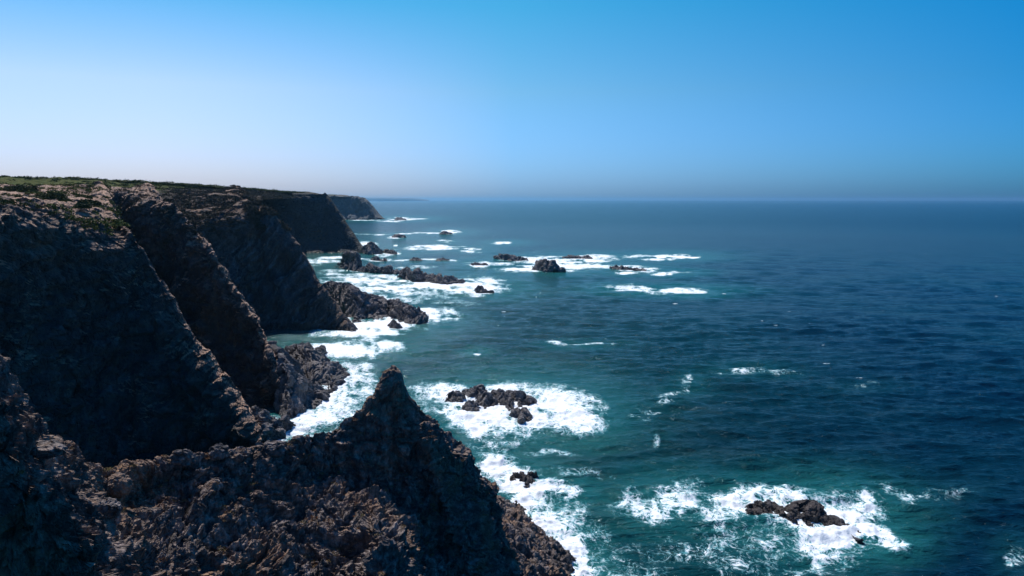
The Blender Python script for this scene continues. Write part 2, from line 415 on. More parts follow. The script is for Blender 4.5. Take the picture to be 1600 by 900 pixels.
# ---- big cliffs.  Each column: back, crest, rim, upper face, lower face, base
def headland(name, cols, tops, amp, mat, seed, strata=None, step=2.2, cap=350):
    nrow = len(cols[0]); rows = [[c[k] for c in cols] for k in range(nrow)]
    return loft(name, rows, tops, amp, mat, seed, strata, step, cap)
def face_cols(spec, blend=(.30, .68), bow=3.0):
    """spec: (back point, crest point, rim point, base point) -> adds two face rows with a steep upper part"""
    res = []
    for bk, cr, rim, ba in spec:
        cr, rim, ba = np.array(cr), np.array(rim), np.array(ba)
        u = rim + (ba - rim) * np.array([.10, .10, .30]); l = rim + (ba - rim) * np.array([.42, .42, .72])
        res.append((bk, tuple(cr), tuple(rim), tuple(u), tuple(l), tuple(ba), (ba[0] + (ba[0] - rim[0]) * .15, ba[1] - 3, -4)))
    return res
def down(p, dx, dy, z=-3.0): return (p[0] + dx, p[1] + dy, z)

A = []
for (bk, cr, rim, ba) in [
    ((-520, 300, 110), (-500, 315, 80), (-500, 330, 62), (-8, -10)),
    ((-230, 292, 140), (-220, 308, 105), (-220, 324, 84), (0, -13)),
    ((-20, 288, 175), (-20, 305, 135), (-10, 324, 108), (3, -15)),
    ((60, 289, 185), (55, 308, 143), (50, 335, 115), (4, -16)),
    ((105, 290, 190), (100, 312, 146), (100, 350, 121), (4, -16)),
    ((135, 292, 190), (140, 318, 148), (150, 366, 126), (5, -16)),
    ((170, 300, 180), (172, 330, 146), (185, 378, 129), (6, -16)),
    ]:
    c0 = P(*bk); c1 = P(cr[0], cr[1], cr[2] * .97); c2 = P(rim[0], rim[1], rim[2] * .95); A.append((c0, c1, c2, down(c2, ba[0], ba[1] - 3)))
for (cr, rim, ba) in [
    ((208, 372, 134), (205, 390, 130.5), (6, -15)),
    ((240, 422, 134), (236, 436, 131.5), (7, -15)),
    ((270, 470, 134), (266, 484, 131), (7, -14)),
    ((298, 515, 133), (288, 528, 130), (7, -13)),
    ((325, 548, 132), (310, 566, 128.5), (7, -12)),
    ((350, 580, 130), (335, 600, 126.5), (6, -10)),
    ((378, 625, 127), (366, 636, 124.8), (6, -8)),
    ((398, 662, 124.5), (390, 670, 122.6), (4, -5)),
    ((412, 690, 122), (407, 697, 121), (2, -2)),
    ]:
    c1 = P(cr[0], cr[1], cr[2] * .95); c2 = P(rim[0], rim[1], rim[2] * .95); A.append(((c1[0] + 3, c1[1] + max(c1[2], 1) * .45 + 2, -3), c1, c2, down(c2, ba[0], ba[1] * 1.15)))
cliff_amp = dict(s=5.0, S=14, big=1.5, blocks=[(7.0, 1.3), (2.6, .65), (1.0, .3)], fine=.25, fs=1.0, ledges=[(4.0, .8, 5.0), (1.5, .35, 2.0)])
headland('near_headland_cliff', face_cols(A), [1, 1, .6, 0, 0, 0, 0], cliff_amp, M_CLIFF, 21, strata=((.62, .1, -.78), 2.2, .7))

B = []
for (bk, cr, rim, ba) in [
    ((60, 294, 240), (90, 299, 192), (95, 304, 176), (2, -16)),
    ((130, 293, 240), (150, 298, 188), (152, 304, 172), (3, -16)),
    ((200, 296, 235), (200, 303, 182), (200, 310, 169), (4, -16)),
    ((245, 300, 228), (240, 313, 174), (238, 321, 165), (5, -16)),
    ]:
    c0 = P(*bk); c1 = P(*cr); c2 = P(*rim); B.append((c0, c1, c2, down(c2, *ba)))
for (cr, rim, ba) in [
    ((275, 333, 166), (270, 342, 162), (5, -16)),
    ((302, 362, 162), (296, 372, 159), (5, -16)),
    ((332, 400, 158), (327, 410, 155), (6, -15)),
    ((365, 450, 154), (360, 460, 151), (6, -14)),
    ((395, 490, 150), (390, 500, 147.5), (6, -11)),
    ((416, 527, 146), (412, 535, 144), (5, -8)),
    ((430, 565, 142), (426, 572, 140.5), (4, -6)),
    ((440, 610, 138), (437, 618, 137), (2, -4)),
    ((447, 655, 134.5), (444, 660, 133.7), (1, -1.5)),
    ]:
    c1 = P(*cr); c2 = P(*rim); B.append(((c1[0] + 3, c1[1] + max(c1[2], 1) * .45 + 2, -3), c1, c2, down(c2, *ba)))
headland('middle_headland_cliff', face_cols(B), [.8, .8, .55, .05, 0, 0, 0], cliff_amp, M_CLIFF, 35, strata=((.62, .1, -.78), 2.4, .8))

Cc = []
for (bk, cr, rim, ba) in [
    ((140, 300, 300), (170, 306, 262), (200, 322, 218), (4, -16)),
    ((220, 299, 310), (230, 306, 268), (245, 328, 226), (4, -17)),
    ((290, 300, 320), (290, 304, 275), (295, 344, 232), (5, -18)),
    ((345, 300, 320), (340, 305, 275), (345, 342, 236), (6, -18)),
    ((385, 302, 315), (385, 309, 268), (393, 330, 242), (6, -19)),
    ]:
    c0 = P(*bk); c1 = P(*cr); c2 = P(*rim); Cc.append((c0, c1, c2, down(c2, *ba)))
for (cr, rim, ba) in [
    ((420, 334, 247), (414, 346, 242), (6, -20)),
    ((450, 361, 243), (440, 374, 238), (6, -17)),
    ((472, 387, 240), (460, 400, 236), (5, -15)),
    ((487, 413, 238), (475, 428, 234), (4, -12)),
    ((503, 443, 234), (494, 453, 231), (3, -9)),
    ((522, 468, 231), (514, 476, 229), (2, -7)),
    ((539, 497, 228), (533, 502, 227), (1, -4)),
    ((548, 518, 224), (545, 519, 223.5), (0, -1)),
    ]:
    c1 = P(*cr); c2 = P(*rim); Cc.append(((c1[0] + 4, c1[1] + max(c1[2], 1) * .45 + 3, -3), c1, c2, down(c2, *ba)))
band_amp = dict(s=6.0, S=18, big=2.0, blocks=[(9.0, 1.4), (3.6, .8), (1.5, .4)], fine=.25, fs=1.5)
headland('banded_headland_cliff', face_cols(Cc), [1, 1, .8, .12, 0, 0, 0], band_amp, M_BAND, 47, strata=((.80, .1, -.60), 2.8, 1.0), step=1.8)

D = []
for (bk, cr, rim, ba) in [
    ((300, 301, 800), (330, 303, 640), (330, 308, 600), (4, -30)),
    ((380, 302, 800), (400, 302, 620), (405, 306, 590), (6, -32)),
    ((450, 302, 790), (455, 302, 612), (458, 306, 590), (8, -34)),
    ((490, 304, 760), (500, 303.5, 604), (500, 307, 590), (8, -34)),
    ]:
    c0 = P(*bk); c1 = P(*cr); c2 = P(*rim); D.append((c0, c1, c2, down(c2, *ba)))
for (cr, rim, ba) in [
    ((512, 307, 600), (508, 312, 592), (8, -34)),
    ((530, 330, 592), (525, 336, 585), (8, -30)),
    ((548, 358, 582), (543, 364, 576), (6, -20)),
    ((562, 380, 570), (558, 384, 566), (4, -10)),
    ((573, 397, 552), (570, 398, 549), (1, -3)),
    ]:
    c1 = P(*cr); c2 = P(*rim); D.append(((c1[0] + 6, c1[1] + max(c1[2], 1) * .5 + 5, -3), c1, c2, down(c2, *ba)))
far_amp = dict(s=12.0, S=40, big=1.6, blocks=[(14.0, .8), (5.0, .5)], fine=.5, fs=3.0)
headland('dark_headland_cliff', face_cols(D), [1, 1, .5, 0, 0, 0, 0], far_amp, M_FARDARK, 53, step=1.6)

E = []
for (bk, cr, rim, ba) in [
    ((440, 306, 2400), (470, 306, 1700), (470, 309, 1620), (10, -70)),
    ((505, 306, 2300), (513, 306.5, 1600), (513, 309, 1540), (12, -60)),
    ((545, 306.5, 2200), (545, 307, 1580), (545, 310, 1530), (10, -55)),
    ]:
    c0 = P(*bk); c1 = P(*cr); c2 = P(*rim); E.append((c0, c1, c2, down(c2, *ba)))
for (cr, rim, ba) in [
    ((565, 309, 1570), (562, 312, 1530), (8, -48)),
    ((577, 314, 1560), (573, 317, 1520), (6, -40)),
    ((583, 324, 1545), (579, 327, 1512), (5, -30)),
    ((587, 336, 1525), (583, 337, 1500), (4, -20)),
    ((590, 340, 1505), (589, 341, 1490), (0, -4)),
    ]:
    c1 = P(*cr); c2 = P(*rim); E.append(((c1[0] + 14, c1[1] + 50, -3), c1, c2, down(c2, *ba)))
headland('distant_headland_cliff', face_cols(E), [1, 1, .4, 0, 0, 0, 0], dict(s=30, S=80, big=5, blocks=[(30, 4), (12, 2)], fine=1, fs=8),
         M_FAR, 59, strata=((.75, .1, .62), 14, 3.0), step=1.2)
# faint coast on the horizon
rows = [[], [], [], []]
for px, py, Y in [(380, 308.5, 21000), (470, 308.6, 21200), (540, 308.8, 21500), (600, 309, 21800), (640, 309.6, 22200), (662, 311.0, 22500), (668, 312.5, 22600)]:
    a = P(px, py, Y); b = P(px, py + 1.0, Y - 260)
    rows[0].append((a[0], a[1] + 900, -3)); rows[1].append(a); rows[2].append(b); rows[3].append((b[0] + 10, b[1] - 80, -3))
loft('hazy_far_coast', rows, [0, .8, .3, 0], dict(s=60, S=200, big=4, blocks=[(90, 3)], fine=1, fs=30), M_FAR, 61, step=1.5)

# ---- plateau
rows = [[], [], [], [], []]
for n_, m_, s_ in [((-1500, 330, 45), (-1500, 290, 90), (-1500, 255, 150)), ((-700, 326, 70), (-700, 292, 110), (-700, 262, 160)),
    ((-330, 322, 95), (-330, 296, 140), (-330, 268, 200)), ((-60, 314, 142), (-60, 296, 185), (-60, 276.5, 240)),
    ((20, 312, 152), (20, 297, 195), (20, 279, 250)), ((100, 309, 170), (100, 299, 215), (100, 282, 265)),
    ((200, 307, 200), (200, 300, 240), (200, 287, 300)), ((280, 307, 262), (280, 300, 290), (280, 292, 350)),
    ((340, 307, 275), (340, 302, 320), (340, 296, 410)), ((400, 308, 300), (400, 304, 400), (400, 300, 500)),
    ((455, 306, 600), (455, 304, 650), (455, 302, 720)), ((500, 306.5, 602), (500, 305.5, 680), (500, 304.5, 800))]:
    a, b, c = P(*n_), P(*m_), P(*s_)
    rows[0].append((a[0], a[1], a[2] - 1.2)); rows[1].append(b); rows[2].append(c)
    rows[3].append((c[0] * 1.25 - 30, c[1] * 1.15 + 60, c[2] + .5)); rows[4].append((c[0] * 2 - 800, c[1] * 1.4 + 400, c[2] + 2))
Ct = np.array(rows); tops = np.zeros(Ct.shape[:2])
tops[0] = [.3, .3, .3, .35, .4, .55, .75, .9, .9, .9, 1, 1]; tops[1] = [0, 0, 0, .1, .1, .2, .35, .8, .8, .9, 1, 1]; tops[2] = [0, 0, 0, 0, 0, 0, .1, .3, .5, .7, .9, .9]
tr = samples(Ct, 0, 2.2, 160); tc = samples(Ct, 1, 2.2, 220)
V4 = catmull(np.concatenate([Ct, tops[..., None]], -1), tr); V4 = np.moveaxis(catmull(np.moveaxis(V4, 1, 0), tc), 0, 1)
PV = V4[..., :3].copy(); pp = PV.reshape(-1, 3)
bumpz = (.55 * np.abs(fbm(pp / 5, 4, 5)) + .7 * fbm(pp / 22, 3, 9)).reshape(PV.shape[:2])
PV[..., 2] += bumpz
o = grid_mesh('plateau_ground', PV, {'top': np.clip(V4[..., 3], 0, 1)}, M_HEATH, smooth=False); o['kind'] = 'structure'

# ------------------------------------------------------------------ foliage
rs = np.random.RandomState(7)
def leaves(centres, radii, heights, per, size):
    """many small leaf faces filling low domes"""
    V = []; 
    for c, r, h in zip(centres, radii, heights):
        n_ = max(12, int(per * r))
        u = rs.normal(size=(n_, 3)); u /= np.linalg.norm(u, axis=1, keepdims=True); u[:, 2] = np.abs(u[:, 2])
        rad = (rs.uniform(.55, 1.0, n_) * (1 + .25 * np.sin(u[:, 0] * 7 + c[0]) * np.cos(u[:, 1] * 6 + c[1])))[:, None]
        ctr = np.array(c) + u * rad * np.array([r, r, h])
        a = rs.normal(size=(n_, 3)); a /= np.linalg.norm(a, axis=1, keepdims=True)
        b = np.cross(a, rs.normal(size=(n_, 3))); b /= np.linalg.norm(b, axis=1, keepdims=True)
        s_ = size * rs.uniform(.6, 1.4, (n_, 1))
        V.append(np.stack([ctr - a * s_, ctr - b * s_ * .6, ctr + a * s_, ctr + b * s_ * .6], 1))
    V = np.concatenate(V).reshape(-1, 3); q = np.arange(len(V)).reshape(-1, 4)
    return V, q
flat = PV.reshape(-1, 3); ft = V4[..., 3].reshape(-1)
X2, Y2 = project(flat[:, 0], flat[:, 1], flat[:, 2])
ok = np.where((X2 > -500) & (X2 < 520) & (flat[:, 1] < 700) & (flat[:, 2] < 75))[0]
# even out by area: weight by distance squared
w = flat[ok, 1] ** 1.1; sel = ok[rs.choice(len(ok), 2600, p=w / w.sum())]
green = sel[ft[sel] + rs.uniform(-.25, .25, len(sel)) < .5]; brown = np.setdiff1d(sel, green)
for nm, ids, mt in (('low_green_scrub', green, M_LEAF), ('low_heather', brown, M_HEATHER)):
    c = flat[ids] + rs.normal(size=(len(ids), 3)) * np.array([2, 2, 0]); r = rs.uniform(.6, 2.0, len(ids)) * np.clip(c[:, 1] / 220, .8, 2.5)
    hh = rs.uniform(.35, .8, len(ids)) * np.clip(c[:, 1] / 260, .8, 1.6)
    c[:, 2] -= .1
    V, q = leaves(c, r, hh, 42, .22)
    o = poly_mesh(nm, V, q, {}, mt); o['kind'] = 'stuff'

def scatter(nm, surf, cond, count, rr_, hr_, per, size, mt, lift=-.05):
    V_, T_ = SURF[surf]; v = V_.reshape(-1, 3); t_ = T_.reshape(-1)
    n_ = normals(V_); n_ = n_ * np.sign(n_[..., 2:3].mean() + 1e-9); n_ = n_.reshape(-1, 3)
    X_, Y_ = project(v[:, 0], v[:, 1], v[:, 2])
    ids = np.where(cond(v, t_, n_, X_, Y_))[0]
    ids = rs.choice(ids, min(count, len(ids)), replace=False)
    c = v[ids].copy(); c[:, 2] += lift
    q_ = leaves(c, rs.uniform(*rr_, len(ids)), rs.uniform(*hr_, len(ids)), per, size)
    o_ = poly_mesh(nm, q_[0], q_[1], {}, mt); o_['kind'] = 'stuff'
def gate_(v, s_, seed): return noise(v / s_, seed)
scatter('low_green_scrub', 'near_headland_cliff', lambda v, t_, n_, X_, Y_: (t_ > .62) & (v[:, 2] > 28) & (X_ > -400) & (gate_(v, 9, 701) + .0016 * (340 - Y_) > .13), 900, (.4, 1.3), (.3, .7), 60, .16, M_LEAF)
scatter('low_heather', 'banded_headland_cliff', lambda v, t_, n_, X_, Y_: (t_ > .12) & (v[:, 2] > 30) & (gate_(v, 5, 703) * 1.3 + .45 - .0055 * (X_ - 285) * (X_ > 285) > 0), 4600, (.5, 1.5), (.3, .7), 55, .2, M_HEATHER)
scatter('low_heather', 'middle_headland_cliff', lambda v, t_, n_, X_, Y_: (t_ > .2) & (v[:, 2] > 30) & (gate_(v, 6, 705) > -.05), 500, (.4, 1.2), (.3, .6), 55, .16, M_HEATHER)
t = NT('dry_succulent_leaves')
c = t.mix(t.rng(t.noise(.8, 3, .5), .42, .6), (.26, .11, .05), (.14, .13, .04))
c = t.mix(t.rng(t.noise(6, 2, .5), .4, .65), c, (.30, .19, .10))
t.set(t.b.inputs['Base Color'], c); t.b.inputs['Roughness'].default_value = .8; t.b.inputs['Specular IOR Level'].default_value = .08
M_DRY = t.m
scatter('dry_cliff_plants', 'rocky_promontory', lambda v, t_, n_, X_, Y_: (X_ > -50) & (X_ < 800) & (Y_ > 560) & (Y_ < 920) & (n_[:, 2] > .62) & (gate_(v, 2.2, 707) > .14), 520, (.10, .38), (.05, .14), 260, .035, M_DRY, 0.0)

def shrub(label, px, py, Y, r, h, seed):
    c = P(px, py, Y)
    zz = [v_ for v_ in (PV.reshape(-1, 3), SURF['near_headland_cliff'][0].reshape(-1, 3))]
    best = None
    for v_ in zz:
        d = np.hypot(v_[:, 0] - c[0], v_[:, 1] - c[1]); k_ = np.where(d < 3.0)[0]
        if len(k_):
            m_ = v_[k_, 2].max(); best = m_ if best is None else max(best, m_)
    z0 = best if best is not None else c[2]
    cs, rr2, hh2 = [], [], []
    for j in range(9):
        a_ = rs.uniform(0, 6.28); q_ = rs.uniform(0, .62) * r
        cs.append((q_ * math.cos(a_) * 1.3, q_ * math.sin(a_), -.15)); rr2.append(r * rs.uniform(.35, .6)); hh2.append(h * rs.uniform(.6, 1.1))
    V_, q4 = leaves(cs, rr2, hh2, 420, .14)
    o_ = poly_mesh('shrub', V_ + np.array([c[0], c[1], z0]), q4, {}, M_SHRUB, (c[0], c[1], z0))
    o_['label'] = label; o_['category'] = 'shrub'; o_['group'] = 'dark shrubs on the clifftop'
t = NT('dark_shrub_leaves')
c = t.mix(t.rng(t.noise(.8, 3, .5), .4, .6), (.03, .042, .016), (.07, .085, .028))
t.set(t.b.inputs['Base Color'], c); t.b.inputs['Roughness'].default_value = .8; t.b.inputs['Specular IOR Level'].default_value = .08
M_SHRUB = t.m
shrub('dark bush standing up on the skyline left of the notch', 158, 284, 215, 2.6, 1.7, 1)
shrub('low dark bush on the skyline just right of the notch', 190, 287, 215, 3.0, 1.3, 2)
shrub('large dark green bush at the far left above the pink soil', 28, 300, 150, 4.2, 1.4, 3)
shrub('long dark green bush on the bare soil in the upper left', 78, 318, 136, 3.2, 1.1, 4)
shrub('dark bush on the brow of the near headland, nearest the soil gully', 145, 338, 132, 2.2, 1.0, 5)
shrub('small bush at the rim of the near headland left of its ridge', 128, 352, 127, 1.5, .9, 6)
shrub('round bush halfway along the skyline between notch and dark headland', 300, 297, 330, 3.4, 1.6, 7)

# loose boulders lying on the foreground rocks
def boulder(label, px, py, size, seed, stretch=(1, 1, .8), mat=None, sharp=.5):
    V_, _ = SURF['rocky_promontory']; v = V_.reshape(-1, 3)
    X_, Y_ = project(v[:, 0], v[:, 1], v[:, 2])
    near = np.where(np.hypot(X_ - px, Y_ - py) < 4)[0]
    d = np.sqrt((v[near] ** 2 * np.array([1, 1, 0])).sum(1)); c = v[near[np.argmin(d)]]
    m1, m2 = 60, 90
    th = np.linspace(.001, math.pi - .001, m1)[:, None]; ph = np.linspace(0, 2 * math.pi, m2)[None, :]
    D = np.stack([np.sin(th) * np.cos(ph), np.sin(th) * np.sin(ph), np.cos(th) * np.ones_like(ph)], -1)
    p = D.reshape(-1, 3) * 1.0
    f1, f2, v_, tl = cells(p * 1.3 + seed * 3.1, seed)
    r = 1 + sharp * (.35 * (v_ - .5) + .5 * tl) + .16 * fbm(p * 2 + seed, 4, seed) 
    Vb = (p * r[:, None] * np.array(stretch) * size).reshape(m1, m2, 3)
    Vb[:, -1] = Vb[:, 0]
    org = (float(c[0]), float(c[1] + size * .2), float(c[2] + size * .35))
    o_ = grid_mesh('boulder', Vb + np.array(org), {'top': np.zeros(Vb.shape[:2])}, mat or M_NEAR, org)
    o_['label'] = label; o_['category'] = 'boulder'; o_['group'] = 'boulders lying on the foreground rocks'
boulder('round brown boulder just right of the low saddle of the foreground ridge', 180, 766, .75, 3, (1.05, 1, .95), sharp=.12)
boulder('squarish dark boulder half buried below the round brown boulder', 165, 800, .62, 5, (1.1, 1, .9), sharp=.5)
boulder('grey angular block sitting on the foreground crest left of the brown mats', 287, 722, .62, 8, (1.1, .9, .85), sharp=.7)
boulder('grey block on the foreground crest midway to the pinnacle', 343, 716, .55, 12, (1.1, 1, .9), sharp=.7)
boulder('dark cube-like block on the crest where the slope rises to the pinnacle', 428, 704, .7, 15, (1.2, 1, .8), sharp=.6)
boulder('pale flat-topped slab on the left shoulder above the saddle', 66, 712, .6, 19, (1.4, 1, .5), sharp=.6)
boulder('small rounded stone in the middle of the sunlit foreground slope', 404, 772, .32, 23, (1, 1, .9), sharp=.3)

# ------------------------------------------------------------------ sea rocks (one thing each)
def sea_rock(name, label, crest, base, depth, seed, group=None, strata=None, rough=1.0, mat=None, cat='rock'):
    n_ = len(crest); bx = np.array(base, float)
    tb = np.linspace(0, len(bx) - 1, n_); bi = np.stack([np.interp(tb, np.arange(len(bx)), bx[:, k]) for k in (0, 1)], -1)
    rows = [[], [], [], [], [], []]
    for k, ((cx, cy), (px, py)) in enumerate(zip(crest, bi)):
        b = np.array(S(px, py, 0.0)); c = np.array(P(cx, cy, b[1] + depth * .5))
        if c[2] < .2: c = np.array(S(cx, cy, .2))
        rows[0].append((c[0], c[1] + depth * .9 + c[2] * .5, -2)); rows[1].append((c[0] + .02 * depth, c[1] + depth * .35, c[2] * .62))
        rows[2].append(tuple(c)); m_ = c * .62 + b * .38; m_[2] = c[2] * .66
        rows[3].append(tuple(m_)); m2 = c * .22 + b * .78; m2[2] = c[2] * .26; rows[4].append(tuple(m2)); rows[5].append((b[0], b[1] - depth * .12, -1.2))
    # closed ends
    for k, s_ in ((0, 1), (-1, -1)):
        e = np.mean([r[k] for r in rows], 0)
        for r in rows:
            v = np.array(r[k]) * .35 + e * .65; v[2] = -1.6
            if k == 0: r.insert(0, tuple(v))
            else: r.append(tuple(v))
    C = np.array(rows)
    size = np.ptp(C.reshape(-1, 3), axis=0); s0 = max(size[2] + 1.6, .12 * size[0], .6)
    dist = C[..., 1].mean(); px_m = dist / F
    amp = dict(s=s0 * .45, S=s0 * 1.2, big=.06 * s0 * rough, blocks=[(s0 * .55, .16 * s0 * rough), (s0 * .22, .08 * s0 * rough), (max(s0 * .09, px_m * 2), .03 * s0 * rough)],
               fine=.015 * s0, fs=max(s0 * .08, px_m * 2))
    if strata is None: strata = ((.72, .2, .6), s0 * .16, .06 * s0)
    mid = C.reshape(-1, 3).mean(0); org = (float(mid[0]), float(mid[1]), 0.0)
    o = loft(name, rows, [0] * 6, amp, mat or M_SEAROCK, seed, strata, step=1.3, cap=140, origin=org, tag_kind=None)
    o['label'] = label; o['category'] = cat
    if group: o['group'] = group
    return o
G1 = 'rocks in the round patch of white water beyond the pinnacle'
G2 = 'rocks in the surf at the lower right'
G3 = 'reef rocks out in the surf'
G4 = 'rocks at the foot of the cliffs'
